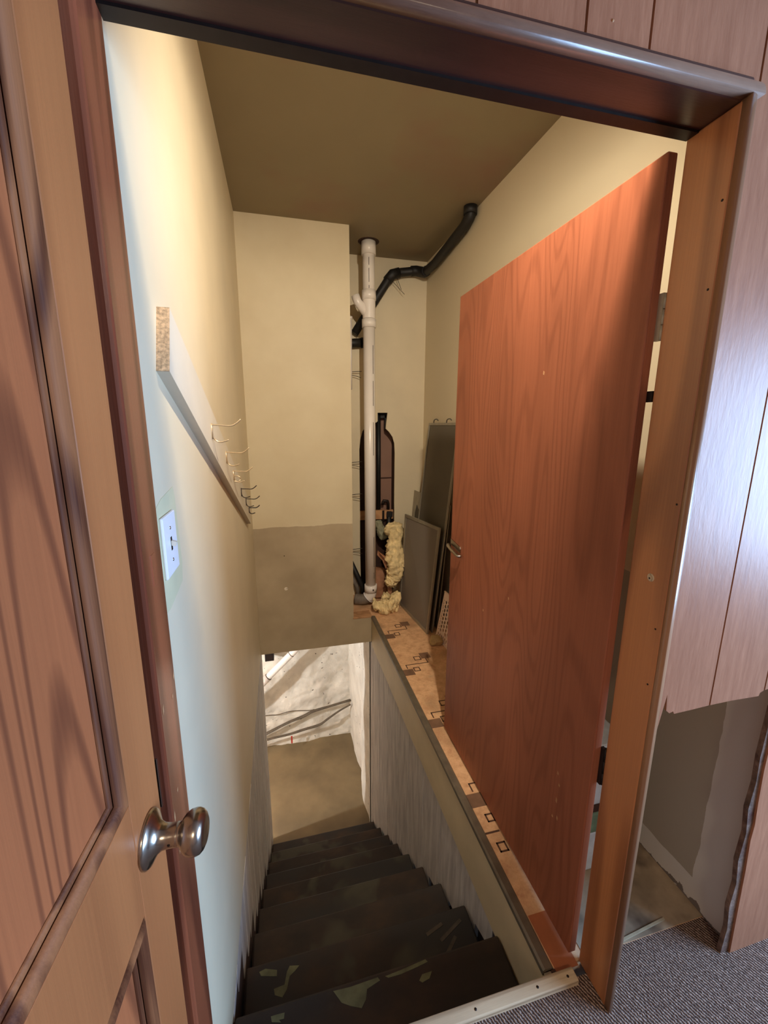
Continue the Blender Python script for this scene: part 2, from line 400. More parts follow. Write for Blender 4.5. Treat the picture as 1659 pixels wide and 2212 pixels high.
# panelled wall around the doorway: framing behind, separate planks in front, with the torn-out hole low on the right
HX0, HX1, HZ = 0.985, 1.376, 0.85
back = MB().prism([[(-0.10, 2.02), (-0.10, 2.45), (3.0, 2.45), (3.0, 0), (1.44, 0), (1.44, 0.95), (W+0.02, 0.95), (W+0.02, 2.02)]],
                  lambda u, v: (u, WY+0.006, v), (0, 0.018, 0))
wfnt = struct(back.build('wall_front', 'hall_plain'))
def plank(pts): MB().prism([pts], lambda u, v: (u, WY, v), (0, 0.0055, 0)).build('plank', 'panelling', wfnt)
g = 0.0022
zt = 2.45
for a, b in ((-0.10, 0.20), (0.20, 0.484), (0.484, 0.656), (0.656, 0.769)): plank([(a+g, 2.01), (b-g, 2.01), (b-g, zt), (a+g, zt)])
plank([(0.769+g, 2.01), (0.992-g, 2.01), (0.992-g, zt), (0.769+g, zt)])
plank([(0.972, 0.0), (0.985, 0.0), (0.988, 0.30), (0.985, 0.62), (0.990, 0.80), (1.0, 0.862), (1.006, 0.90), (1.010, 0.858), (1.020, 0.850),
       (1.030, 0.853), (1.034, 0.846), (1.08, 0.8475), (1.135-g, 0.850), (1.135-g, zt), (0.992+g, zt), (0.992+g, 2.02), (0.972, 2.02)])
plank([(1.135+g, 0.850), (1.20, 0.851), (1.285, 0.8485), (1.288, 0.857), (1.30-g, 0.861), (1.30-g, zt), (1.135+g, zt)])
plank([(1.30+g, 0.862), (1.33, 0.866), (1.352, 0.858), (1.362, 0.70), (1.361, 0.62), (1.366, 0.52), (1.372, 0.45), (1.369, 0.40), (1.376, 0.30), (1.379, 0.22),
       (1.383, 0.12), (1.388, 0.0), (1.62-g, 0.0), (1.62-g, zt), (1.30+g, zt)])
plank([(1.62+g, 0), (1.90-g, 0), (1.90-g, zt), (1.62+g, zt)]); plank([(1.90+g, 0), (2.3-g, 0), (2.3-g, zt), (1.90+g, zt)])
plank([(2.3+g, 0), (2.65-g, 0), (2.65-g, zt), (2.3+g, zt)]); plank([(2.65+g, 0), (3.0, 0), (3.0, zt), (2.65+g, zt)])
for x, z in ((0.93, 2.033), (0.70, 2.062), (0.60, 2.09)): MB().lathe([(0, .001), (.002, .0008), (.0022, -.001)], (x, WY, z), (0, -1, 0), 8).build('nail_head', 'stud', wfnt)

MB().prism([[(1.353, 0.80), (1.347, 0.66), (1.352, 0.58), (1.345, 0.50), (1.357, 0.42), (1.350, 0.33), (1.362, 0.25), (1.355, 0.17), (1.366, 0.09), (1.360, 0.0), (1.395, 0.0), (1.385, 0.3), (1.38, 0.6), (1.37, 0.8)]],
           lambda u, v: (u, WY+0.0058, v), (0, 0.012, 0)).build('torn_gypsum_edge', 'torn', wfnt)

# door frame: left post, header, right jamb, each with its rounded edge moulding
lp = struct(B(-0.10, 0.0, -0.10, 0.0, -0.02, 2.03, bev=0.006).build('trim_2', 'jamb_dark'))
B(-0.045, -0.012, -0.1025, -0.099, 0.875, 0.965, bev=0.001).build('strike_plate', 'nickel', lp)
MB().prism([[(-0.036, 0.900), (-0.020, 0.900), (-0.020, 0.938), (-0.036, 0.938)]], lambda u, v: (u, -0.1032, v), (0, 0.0005, 0)).build('strike_hole', 'dark_metal', lp)
for (y, z, hh) in ((-0.030, 1.02, .010), (-0.012, 1.045, .014), (-0.085, 1.03, .018), (-0.06, 0.86, .008), (-0.085, .76, .012), (-.09, .83, .02)):
    MB().prism([[(y-.002, z), (y+.0025, z+hh*.3), (y+.001, z+hh), (y-.003, z+hh*.6)]], lambda u, v: (0.0002, u, v), (0.0004, 0, 0)).build('paint_chip', 'stud', lp)
B(-0.004, 0.0012, -0.060, -0.040, 1.235, 1.285, bev=0.001).build('jamb_plate', 'jamb_dark', lp)  # small raised plate in the post's own wood
hd = struct(B(-0.10, W+0.02, -0.098, 0.0, H, H+0.035, bev=0.004).build('trim_3', 'header'))
B(0.0, W, -0.024, 0.0006, H-0.004, H+0.001).build('head_stop', 'dark_metal', hd)
# rounded moulding: quarter-round bar running along the header's hall edge
def quarter(pathpts, e1, e2, r, name, mat, parent):
    mb = MB(); n = 8; P0, P1 = Vector(pathpts[0]), Vector(pathpts[1]); e1 = Vector(e1); e2 = Vector(e2)
    prof = [Vector((0, 0, 0))]+[e1*math.cos(t)*r*1.25+e2*math.sin(t)*r for t in [math.pi/2*i/n for i in range(n+1)]]
    k = len(prof); vs = [P0+p for p in prof]+[P1+p for p in prof]
    mb.add(vs, [(i, (i+1) % k, (i+1) % k+k, i+k) for i in range(k)], True); mb.add(vs[:k], [tuple(range(k))]); mb.add(vs[k:], [tuple(range(k))])
    return mb.build(name, mat, parent)
M['mould_head'] = wood('worn_moulding', sr(150, 118, 98), sr(84, 56, 44), (1.2, 14, 14), 4, 0.4, 0.30, 0.6, coat=0.4)
M['mould_side'] = wood('worn_side_moulding', sr(176, 132, 96), sr(110, 72, 48), (14, 14, 1.0), 4, 0.4, 0.30, 0.5, coat=0.4)
quarter([(-0.10, WY-0.004, H+0.001), (W+0.024, WY-0.004, H+0.001)], (0, 0, 1), (0, -1, 0), 0.021, 'edge_moulding', 'mould_head', hd)
rj = struct(B(W, W+0.02, -0.098, 0.0, 0.0, H, bev=0.003).build('trim_4', 'jamb_right'))
quarter([(W+0.001, WY-0.004, 0.0), (W+0.001, WY-0.004, H+0.012)], (1, 0, 0), (0, -1, 0), 0.019, 'edge_moulding', 'mould_side', rj)
MB().lathe([(0, 0.0006), (0.008, 0.0005), (0.009, 0)], (W, -0.055, 1.165), (-1, 0, 0), 10).build('bare_spot', 'strip', rj)
MB().lathe([(0, 0.0012), (0.002, 0.0012), (0.002, 0)], (W, -0.053, 1.163), (-1, 0, 0), 8).build('screw_hole', 'dark_metal', rj)
for z in (1.72, 1.86, 1.06, 1.33, .93):
    MB().lathe([(0, 0.0005), (0.0022, 0.0004), (0.0022, 0)], (W, -0.09+random.random()*.01, z), (-1, 0, 0), 8).build('nail_hole', 'dark_metal', rj)

# ================================================================== the setting: stair well
wl = struct(B(-0.10, XL, 0.0, YB+0.10, ZB, ZC).build('wall_left', 'wall'))
# thin old-paint patch round the switch
MB().prism([[(0.002, 1.155), (0.05, 1.15), (0.155, 1.165), (0.166, 1.20), (0.158, 1.34), (0.15, 1.362), (0.06, 1.352), (0.002, 1.335)]],
           lambda u, v: (XL, u, v), (0.0006, 0, 0)).build('old_paint_patch', 'patch', wl)
wsl = struct(B(-0.10, -0.012, 0.0, YB+0.12, ZF, ZB).build('wall_stair_left', 'dark'))
for i, y in enumerate([0.004+k*0.1175 for k in range(20)]):      # whitewashed boards under the plaster, cut along the stair
    yb = y+0.113
    zlow = 0.10-0.87*yb if yb < 2.3 else ZF
    B(-0.014, XL-0.002+0.0015*((i*7) % 3), y, yb+0.004, max(ZF, zlow-0.02-0.02*((i*5) % 3)), ZB).build('board', 'white_board', wsl)
wb = struct(MB().prism([[(XL, 0.0), (XCOL, 0.0), (XCOL, ZC), (XL, ZC)]], lambda u, v: (u, YB, v), (0, 0.13, 0)).build('wall_back', 'back_wall'))
B(XL, XCB-0.002, YB, YB+0.10, ZB, 0.0).build('floor_beam_face', 'back_wall', wb)
B(XCOL-0.13, XCOL, YB+0.13, YC, 0.0, ZC).build('return_face', 'wall', wb)
B(XCOL-0.004, XCB, YB-0.003, YB+0.10, -0.004, 0.012, bev=0.002).build('ledge_trim', 'stud', wb)
MB().lathe([(0, .0008), (.011, .0006), (.013, 0)], (0.198, YB, 0.296), (0, -1, 0), 12).build('spackle_spot', 'ivory', wb)
MB().lathe([(0, .0008), (.004, .0006), (.004, 0)], (0.196, YB, 0.549), (0, -1, 0), 8).build('nail_hole', 'dark_metal', wb)
MB().lathe([(0, .0008), (.004, .0006), (.004, 0)], (0.205, YB, 0.298), (0, -1, 0), 8).build('nail_hole', 'dark_metal', wb)

# alcove wall with the bottle-shaped cut-out
arch = [(0.862, 0.0), (0.846, 0.12), (0.842, 0.40), (0.843, 0.9), (0.842, 1.28), (0.850, 1.36), (0.870, 1.43), (0.905, 1.475), (0.945, 1.495), (0.985, 1.50), (0.998, 1.51),
        (0.998, 1.579), (1.083, 1.580), (1.072, 1.50), (1.068, 1.45), (1.095, 1.425), (1.125, 1.385), (1.143, 1.33), (1.148, 1.25), (1.147, 0.9), (1.150, 0.6), (1.146, 0.16), (1.145, 0.0)]
outer = [(XCOL, 0.0)]+arch+[(XR, 0.0), (XR, ZC), (XCOL, ZC)]
wa = struct(MB().prism([outer], lambda u, v: (u, YC, v), (0, 0.014, 0)).build('wall_alcove', 'wall'))
cav = wa
B(0.80, 1.20, YC+0.13, YC+0.14, -0.1, 1.75).build('cavity_board', 'cavity_board', cav)
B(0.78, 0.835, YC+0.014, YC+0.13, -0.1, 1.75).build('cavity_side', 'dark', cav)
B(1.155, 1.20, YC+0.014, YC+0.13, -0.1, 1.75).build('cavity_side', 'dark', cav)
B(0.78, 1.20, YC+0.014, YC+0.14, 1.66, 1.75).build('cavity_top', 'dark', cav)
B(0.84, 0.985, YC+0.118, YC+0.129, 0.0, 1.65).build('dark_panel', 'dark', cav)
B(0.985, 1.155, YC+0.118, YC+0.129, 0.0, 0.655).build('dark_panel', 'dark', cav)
B(0.838, 1.152, YC+0.05, YC+0.075, 0.665, 0.745).build('wood_brace', 'stud', cav)
B(1.05, 1.15, YC+0.117, YC+0.1295, 1.02, 1.026).build('board_seam', 'dark', cav)

wr = struct(B(XR, XR+0.10, WY+0.084, YC+0.1, -0.06, ZC).build('wall_right', 'right_wall'))
B(XR, XR+0.04, WY+0.006, WY+0.084, -0.06, 0.95).build('bare_edge', 'right_wall', wr)
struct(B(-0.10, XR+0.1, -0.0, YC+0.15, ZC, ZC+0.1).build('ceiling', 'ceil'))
wod = struct(B(-0.10, XR, -0.064, -0.001, H+0.036, 2.20).build('wall_over_door', 'wall'))
B(-0.10, XR, -0.064, -0.001, 2.398, ZC).build('upper_part', 'wall', wod)
B(-0.10, XR, -0.066, -0.063, 2.20, 2.398).build('added_niche_back', 'dark', wod)  # unseen niche between the wall parts, shaped to cut off the lamp's light
B(0.975, 1.44, -0.064, -0.001, 0.95, H+0.036).build('side_part', 'wall', wod)
# landing floor beside the stair: linoleum, its edging and the fascia down to the boards
ld = struct(B(XCB+0.004, XR, 0.0, YC+0.13, -0.10, 0.0).build('floor_landing', 'lino'))
B(XCOL, XCB+0.004, YB+0.10, YC+0.13, -0.10, 0.0).build('alcove_floor', 'lino', ld)
MB().prism([[(XCB-0.004, -0.012), (XCB-0.004, 0.004), (XCB+0.002, 0.009), (XCB+0.024, 0.007), (XCB+0.030, 0.0), (XCB+0.01, -0.012)]],
           lambda u, v: (u, 0.0, v), (0, YB, 0)).build('edging_strip', 'lino_edge', ld)
B(XCB, XCB+0.02, -0.012, YB, -0.245, -0.004).build('fascia_board', 'fascia', ld)
B(XCB+0.033, 0.945, -0.010, 0.13, 0.0, 0.0012).build('red_patch', 'red_lino', ld)
def outline(x0, x1, y0, y1, t=0.006):
    mb = MB(); z = 0.0009
    for a in ((x0, x1, y0, y0+t), (x0, x1, y1-t, y1), (x0, x0+t, y0, y1), (x1-t, x1, y0, y1)): mb.box(*a, 0, z)
    mb.build('printed_square', 'print', ld)
for k in range(5):
    o = -0.455*k
    if 1.95+o < 0.14: continue
    B(1.029, 1.094, 2.033+o, 2.098+o, 0, 0.0006).build('printed_block', 'print2', ld)
    outline(0.980, 1.026, 2.022+o, 2.066+o)
    mb = MB(); mb.box(0.905, 1.058, 1.980+o, 1.986+o, 0, .0009); mb.box(1.052, 1.058, 1.980+o, 2.032+o, 0, .0009); mb.box(0.905, 0.911, 1.944+o, 1.986+o, 0, .0009)
    mb.build('printed_line', 'print', ld)
    outline(0.942, 0.983, 1.906+o, 1.948+o)
    B(0.873, 0.938, 1.874+o, 1.936+o, 0, 0.0006).build('printed_block', 'print2', ld)
outline(0.905, 0.938, 0.44, 0.475); outline(0.893, 0.928, 0.325, 0.362); B(0.873, 0.93, 0.398, 0.405, 0, .0009).build('printed_line', 'print', ld)
# old dirty floor seen through the hole
B(0.975, XR, 0.001, 0.30, 0.0, 0.0015).build('dirty_tile', 'dirt_floor', ld)
MB().bar((1.07, 0.004, 0.004), (1.275, 0.022, 0.004), 0.006, 0.004).build('metal_strip', 'steel', ld)

# stair right side: whitewashed boards under the fascia
ws = struct(B(XCB+0.02, XCB+0.05, -0.01, YB+0.2, ZF, -0.10).build('wall_stair_right', 'dark'))
ys = [0.0, 0.27]+[0.27+0.122*k for k in range(1, 17)]+[2.36]
for i in range(1, len(ys)-1):
    a, b = ys[i], ys[i+1]
    zlow = -0.045-0.84*b-[0.0, 0.03, 0.01, 0.045, 0.0, 0.02][i % 6]
    dx = [0.0, 0.0012, 0.0005, 0.0018][i % 4]
    ex = [-0.02, -0.05, -0.01, -0.035][i % 4]
    MB().prism([[(a+.0002, -0.24), (b-.0002, -0.24), (b-.0002, max(ZF, zlow)), (a+.0002, max(ZF, zlow-ex))]], lambda u, v: (XCB+0.006-dx, u, v), (0.016, 0, 0)).build('board', 'white_board', ws)

# ================================================================== the setting: basement
bf = struct(B(-2.6, 0.95, -0.2, 3.75, ZF-0.1, ZF).build('floor_basement', 'concrete'))
def rough_wall(name, mat, o, u, v, nu, nv, nrm, amp, sc, seed, extra=None):
    o, u, v, nrm = Vector(o), Vector(u), Vector(v), Vector(nrm); vs = []; fs = []
    for j in range(nv+1):
        for i in range(nu+1):
            p = o+u*(i/nu)+v*(j/nv); q = p*sc+Vector((seed, seed*2, 0))
            h = noise.fractal(q, 1.0, 2.1, 4)*amp*min(1, 0.02+i/nu*9)
            if extra: h += extra(i/nu, j/nv, p)
            vs.append(p+nrm*h)
    fs = [(j*(nu+1)+i, j*(nu+1)+i+1, (j+1)*(nu+1)+i+1, (j+1)*(nu+1)+i) for j in range(nv) for i in range(nu)]
    mb = MB(); mb.add(vs, fs, True); return struct(mb.build(name, mat))
rough_wall('wall_basement_back', 'whitewash', (-1.2, 3.47, ZF-0.03), (2.15, 0, 0), (0, 0, 1.85), 150, 130, (0, -1, 0), 0.035, 3.2, 3.3)
rough_wall('wall_basement_right', 'whitewash', (0.848, 2.31, ZF-0.03), (-0.012, 1.25, 0), (0, 0, 1.85), 70, 90, (-1, 0, 0), 0.02, 2.4, 9.1,
           lambda a, b, p: min(1, a/0.07)*(-0.015)+0.03*math.exp(-((a-0.18)/0.16)**2)-0.03*math.exp(-((a-0.45)/0.08)**2))
struct(B(-2.6, 0.95, YB+0.10, 3.75, ZB, ZB+0.1).build('ceiling_basement', 'stud'))
struct(B(0.875, 0.97, 2.2, 3.75, ZF, ZB).build('wall_basement_side', 'whitewash'))
struct(B(-2.7, -2.6, 1.0, 3.75, ZF, ZB).build('wall_basement_left', 'whitewash'))
struct(B(-2.6, -0.10, 1.0, 1.1, ZF, ZB).build('wall_basement_front', 'whitewash'))
struct(B(-2.6, -1.1, 3.47, 3.6, ZF, ZB).build('wall_basement_rear', 'whitewash'))
struct(B(-2.6, -0.10, 1.0, YB+0.1, ZB, ZB+0.1).build('ceiling_basement_side', 'stud'))

# staircase
st = thing('staircase', 'worn dark wooden staircase with paint blotches leading down to the basement', 'staircase', (0.42, 0.0, ZF))
for i in range(1, 10):
    y1 = Y1+RUN*i; z = -RISE*i; y0 = (-0.03 if i == 1 else y1-RUN-0.018)
    B(XL+0.006, XCB-0.003, y0, y1+0.012, z-0.038, z, bev=0.008).build('tread', 'tread', st)
    B(XL+0.006, XCB-0.003, y1-0.022, y1-0.004, z-RISE+0.002, z-0.04).build('riser', 'tread', st)
B(XL+0.004, XCB-0.003, -0.03, -0.018, -RISE, -0.055).build('riser', 'tread', st)
for (x, y, dx_, dy_) in ((0.655, 0.405, 0.07, 0.02), (0.70, 0.375, 0.10, 0.045), (0.67, 0.30, 0.09, 0.075)):
    MB().bar((x, y, -2*RISE+0.0008), (x+dx_, y+dy_, -2*RISE+0.0008), 0.012, 0.0012).build('paint_scrape', 'scrape', st)
for z, pts in [(-0.205, [(0.281, 0.215), (0.333, 0.212), (0.42, 0.214), (0.425, 0.205), (0.382, 0.195), (0.374, 0.173), (0.358, 0.157), (0.326, 0.17), (0.302, 0.183)]), (-0.205, [(0.443, 0.211), (0.496, 0.214), (0.579, 0.221), (0.584, 0.213), (0.55, 0.209), (0.493, 0.204), (0.452, 0.205)]), (-0.205, [(0.098, 0.203), (0.116, 0.203), (0.137, 0.202), (0.135, 0.189), (0.121, 0.19), (0.127, 0.183), (0.101, 0.19)]), (-0.205, [(0.543, 0.176), (0.557, 0.188), (0.589, 0.188), (0.576, 0.173), (0.551, 0.169)]), (-0.41, [(0.095, 0.384), (0.13, 0.387), (0.139, 0.42), (0.149, 0.435), (0.182, 0.428), (0.167, 0.416), (0.148, 0.406), (0.138, 0.373), (0.123, 0.355), (0.098, 0.367)]), (-0.41, [(0.044, 0.443), (0.065, 0.447), (0.105, 0.434), (0.105, 0.416), (0.051, 0.43)])]:
    MB().prism([pts], lambda u, v: (u, v, z), (0, 0, 0.0008)).build('paint_patch', 'olive', st)

# ================================================================== things
# ---- panelled oak door standing slightly ajar on the left of the hall
A = math.radians(4.3); Q = Vector((0.010, -0.175, 0.0)); DS = Vector((-math.sin(A), -math.cos(A), 0)); DN = Vector((math.cos(A), -math.sin(A), 0))
def dtf(s, t, z): return Q+DS*s+DN*t+Vector((0, 0, z))
pd = thing('panel_door', 'brown oak panelled door with a round nickel knob standing ajar in the hall', 'door', dtf(0.78, 0, 0.0))
def D(): return MB(dtf)
T = -0.036
D().box(0.0, 0.082, T, 0, 0.012, 2.02, bev=0.002).build('stile', 'oak_plain', pd)
D().box(0.728, 0.81, T, 0, 0.012, 2.02, bev=0.002).build('stile', 'oak_plain', pd)
for z0, z1 in ((0.012, 0.24), (0.868, 1.035), (1.90, 2.02)): D().box(0.082, 0.728, T, 0, z0, z1, bev=0.001).build('rail', 'oak_plain', pd)
for z0, z1 in ((0.24, 0.868), (1.035, 1.90)):
    p = D().box(0.082, 0.728, T+0.010, -0.010, z0, z1).build('panel', 'oak', pd)
    def bead(off, r, tt, nm):
        a, b, c, d = 0.082+off, 0.728-off, z0+off, z1-off
        mb = D(); n = 10
        prof = [(r*math.cos(math.pi*k/n), r*1.0*math.sin(math.pi*k/n)) for k in range(n+1)]
        cor = [(a, c, 1, 1), (b, c, -1, 1), (b, d, -1, -1), (a, d, 1, -1)]; vs = []
        for (x, z, sx, sz) in cor:
            for (pu, pv) in prof: vs.append((x+sx*pu, tt+pv, z+sz*pu))
        k = len(prof); fs = [(i*k+j, ((i+1) % 4)*k+j, ((i+1) % 4)*k+j+1, i*k+j+1) for i in range(4) for j in range(k-1)]
        mb.add(vs, fs, True); mb.build(nm, 'oak_mould', p)
    bead(0.010, 0.0095, -0.006, 'moulding')
    bead(0.0235, 0.004, -0.0095, 'inner_bead')
kc = dtf(0.047, 0, 0.946)
kn = MB().lathe([(0, 0), (.034, 0), (.0345, .003), (.032, .006), (.026, .009), (.019, .013), (.0155, .019), (.0145, .026), (.0142, .034), (.0145, .035), (.0145, .037), (.0142, .038),
                 (.0145, .041), (.0185, .043), (.0235, .047), (.0265, .052), (.0275, .058), (.0272, .062), (.0255, .0665), (.022, .070), (.0165, .0725), (.0155, .0722), (.008, .0735), (0, .0738)],
                kc, DN, 40).build('door_knob', 'nickel', pd)
MB().lathe([(0, 0.0006), (.0018, .0005), (.0018, -.001)], kc+DN*0.028+Vector((0, 0, .0))-DS*0.0-Vector((0, 0.0143, 0)), (0, -1, 0), 8).build('set_screw', 'dark_metal', kn)
D().box(-0.0015, 0.0005, T+0.006, T+0.030, 0.915, 0.975).build('latch_plate', 'nickel', pd)

# ---- plain slab door swung open into the stair well
sx0, sx1, sy0, sy1 = 0.930, 0.953, 0.014, 0.952
sd = thing('slab_door', 'plain red-brown plywood slab door swung open over the stair landing', 'door', (0.94, 0.03, 0.0))
leaf = B(sx0, sx1, sy0, sy1, 0.012, 1.986, bev=0.0025).build('leaf', 'slab', sd)
B(sx0+0.003, sx1-0.003, sy0-0.0008, sy0+0.003, 0.016, 1.982).build('edge_band', 'slab_edge', leaf)
for z0, z1 in ((1.650, 1.740), (0.585, 0.690)):
    hm = 'steel' if z0 > 1 else 'dark_metal'
    hb = MB(); n = 3
    for k in range(n): a = z0+(z1-z0)*k/n; hb.tube([(0.9575, 0.004, a+.001), (0.9575, 0.004, a+(z1-z0)/n-.001)], 0.0055, 12)
    h = hb.build('hinge', hm, sd)
    MB().box(0.9500, 0.9575, 0.0030, 0.0135, z0, z1).build('hinge_leaf', hm, h)
B(0.952, 0.9585, 0.001, 0.018, 1.530, 1.552).build('door_clip', 'dark_metal', sd)
lz = 0.955
pl = MB()
pl.prism([[(0.845, lz-0.011), (0.945, lz+0.003), (0.945, lz+0.028), (0.850, lz+0.016), (0.843, lz+0.008)]], lambda u, v: (sx0-0.004, u, v), (0.005, 0, 0))
pu = pl.build('pull_plate', 'nickel', sd)
MB().tube([(sx0-0.012, 0.955, lz-0.002), (sx0-0.020, 0.93, lz-0.005), (sx0-0.020, 0.84, lz-0.017), (sx0-0.006, 0.828, lz-0.018)], 0.0065, 12, 4).build('pull_bar', 'nickel', pu)
random.seed(11)
for (y, z, s_) in ((0.13, .50, .012), (.12, .47, .01), (.125, .41, .018), (.115, .36, .014), (.135, .35, .008), (.35, 1.62, .012), (.62, .78, .01), (.45, .9, .01)):
    MB().prism([[(y-.002, z), (y+.003, z+s_*.2), (y+.002, z+s_), (y-.003, z+s_*.7)]], lambda u, v: (sx0-0.0004, u, v), (0.0006, 0, 0)).build('scuff', 'stud', leaf)

# ---- light switch
sw = thing('light_switch', 'white toggle light switch plate on the left wall beside the door frame', 'light switch', (XL, 0.077, 1.266))
spl = B(XL, XL+0.0065, 0.033, 0.121, 1.210, 1.322, bev=0.003).build('cover_plate', 'plastic', sw)
MB().bar((XL+0.006, 0.077, 1.268), (XL+0.0145, 0.077, 1.2655), 0.007, 0.009).build('toggle', 'ivory', sw)
B(XL+0.0060, XL+0.0068, 0.072, 0.082, 1.254, 1.279).build('toggle_slot', 'dark_metal', spl)
for z in (1.236, 1.296): MB().lathe([(0, .0014), (.003, .001), (.0034, 0)], (XL+0.0063, 0.077, z), (1, 0, 0), 10).build('screw', 'nickel', spl)

# ---- sloping coat rail and its wire hooks
d2 = Vector((0.928, -0.372)); n2 = Vector((0.372, 0.928)); p0 = Vector((0.118, 1.574)); LEN = 1.80; HH = 0.126
cr = thing('coat_rail', 'sloping board coat rail with a raw particle-board end on the left wall', 'coat rail', (XL, 0.118, 1.574))
def rail(u0_, u1_, th_): 
    q = [p0+d2*u0_, p0+d2*u1_, p0+d2*u1_+n2*HH, p0+d2*u0_+n2*HH]
    return MB().prism([[tuple(a) for a in q]], lambda u, v: (XL, u, v), (th_, 0, 0))
rail(0.002, LEN, 0.022).build('board', 'rail_paint', cr)
rail(0.0, 0.0021, 0.022).build('raw_end', 'chip', cr, label='raw speckled particle-board end')
fx = XL+0.022
hk = [((0.55, 1.480), 'topmost thin brass wire coat hook on the sloping rail, nearest the doorway', 1.0, 0.1),
      ((0.837, 1.385), 'second brass wire coat hook down the sloping rail, with twisted prongs', 1.0, -0.1),
      ((1.029, 1.298), 'third brass wire coat hook down the sloping rail, with a curled lower loop', 0.95, 0.05),
      ((1.306, 1.185), 'fourth wire coat hook down the sloping rail, above the last two', 0.9, 0.0),
      ((1.534, 1.098), 'fifth wire coat hook on the sloping rail, next to last at the bottom', 0.9, -0.05),
      ((1.70, 1.018), 'lowest small dark coat hook at the bottom end of the sloping rail', 0.75, 0.1)]
for i, ((y, z), lab, k, yw) in enumerate(hk):
    h = thing('coat_hook', lab, 'hook', (fx, y, z), 'wire hooks on the coat rail')
    mt = 'hook' if i < 3 else 'wire'; r = 0.0022 if i != 5 else 0.003
    def pp(a, b, c): return (fx+a*k, y+a*yw*k+b, z+c*k)
    MB().tube([pp(0, 0, 0), pp(.03, 0, -.002), pp(.052, 0, -.003), pp(.066, 0, .003), pp(.080, 0, .015)], r, 8, 5).build('upper_prong', mt, h)
    MB().tube([pp(.002, .004, .002), pp(.002, .004, -.028), pp(.008, .004, -.043), pp(.022, .004, -.049), pp(.044, .004, -.043)], r, 8, 5).build('lower_prong', mt, h)
    MB().tube([pp(.001, 0, .004), pp(.001, 0, -.04)], r*1.2, 8).build('back_wire', mt, h)
    if i == 2: MB().tube([pp(.012+.016*math.cos(t), .004, -.034+.013*math.sin(t)) for t in [j*.6 for j in range(11)]], r, 8).build('loop', mt, h)

# ---- white waste pipe in the alcove
px_, py_ = 0.882, 2.452
wp = thing('drain_pipe', 'white plastic drain pipe rising from the alcove floor to the ceiling', 'pipe', (px_, py_, 0.0))
R3 = 0.0445; TX = px_-0.010
def pz(z): return (px_+(TX-px_)*z/ZC, py_, z)
MB().tube([pz(0.15), pz(2.20)], R3*0.97, 24).build('pipe', 'pvc', wp)
MB().tube([pz(2.38), pz(ZC)], R3*0.97, 24).build('pipe', 'pvc', wp)
wy = MB().tube([pz(2.235), pz(2.24), pz(2.42), pz(2.425)], [R3*1.05]*4, 24).build('wye', 'pvc', wp)
MB().tube([(TX, py_, 2.25), (TX-0.085, py_-0.01, 2.345), (TX-0.10, py_-0.01, 2.385)], 0.030, 18).build('branch', 'pvc', wy)
MB().tube([pz(2.175), pz(2.232)], R3*1.17, 24).build('coupling', 'pvc', wp)
MB().tube([pz(2.36), pz(2.425)], R3*1.14, 24).build('coupling', 'pvc', wp)
MB().tube([pz(2.655), pz(2.738)], R3*1.16, 24).build('coupling', 'pvc', wp)
MB().tube([pz(0.122), pz(0.185)], R3*1.16, 24).build('coupling', 'pvc', wp)
B(px_+0.004, px_+0.016, py_-R3*1.17-0.001, py_-R3*1.1, 0.146, 0.160).build('printed_mark', 'pvc_mark', wp)
MB().tube([(px_, py_, 0.135), (px_-0.004, py_, 0.10), (px_-0.02, py_+0.005, 0.072)], R3*1.1, 24, 4).build('elbow', 'pvc', wp)
MB().tube([(px_-0.020, py_+0.006, 0.072), (px_-0.024, py_+0.007, 0.068)], R3*1.2, 24).build('elbow_rim', 'plastic', wp)
MB().tube([(px_-0.022, py_+0.007, 0.070), (px_-0.06, py_+0.02, 0.052), (px_-0.12, py_+0.05, 0.047)], R3*0.98, 20, 4).build('floor_elbow', 'pvc_grey', wp)
random.seed(3)
for z0, z1 in ((2.47, 2.56), (2.58, 2.63), (1.85, 2.05), (1.62, 1.80), (1.25, 1.50), (0.35, 0.6), (.25, .3), (2.43, 2.45)):
    a = math.radians(-62 if z0 < 2.2 else -100); c0 = Vector(pz(z0)); c1 = Vector(pz(z1)); o = Vector((math.cos(a), math.sin(a), 0))*(R3*0.972)
    MB().bar(c0+o, c1+o, 0.004, 0.0012, (0, 1, 0)).build('printed_line', 'pvc_mark', wp)
mb = MB().lathe([(0.052, ZC-0.0015), (0.075, ZC-0.0015), (0.075, ZC+.001), (0.052, ZC+.001), (.052, ZC-.0015)], (TX, py_, 0), (0, 0, 1), 20)
mb.build('ceiling_gap', 'dark', wp)

# ---- black pipes
bp = thing('black_pipe', 'black plastic pipe running along the ceiling corner and down behind the white pipe', 'pipe', (1.35, 1.83, 2.69))
MB().tube([(1.355, 1.83, ZC), (1.355, 1.83, 2.695), (1.355, 1.90, 2.670), (1.352, 2.40, 2.628), (1.345, 2.60, 2.630), (1.29, 2.648, 2.652), (1.13, 2.650, 2.625), (1.085, 2.650, 2.600), (0.80, 2.650, 2.17)], 0.031, 18).build('pipe', 'abs', bp)
MB().tube([(1.355, 1.83, 2.742), (1.355, 1.83, 2.70)], 0.040, 18).build('elbow', 'abs', bp)
MB().tube([(1.345, 2.56, 2.629), (1.343, 2.605, 2.632), (1.29, 2.648, 2.652), (1.25, 2.65, 2.647)], 0.037, 18).build('elbow', 'abs', bp)
MB().tube([(1.155, 2.65, 2.629), (1.10, 2.65, 2.612), (1.06, 2.65, 2.565)], 0.037, 18).build('elbow', 'abs', bp)
MB().tube([(1.09, 2.64, 2.57), (1.19, 2.62, 2.47)], 0.0018, 6).build('strap_wire', 'wire', bp)
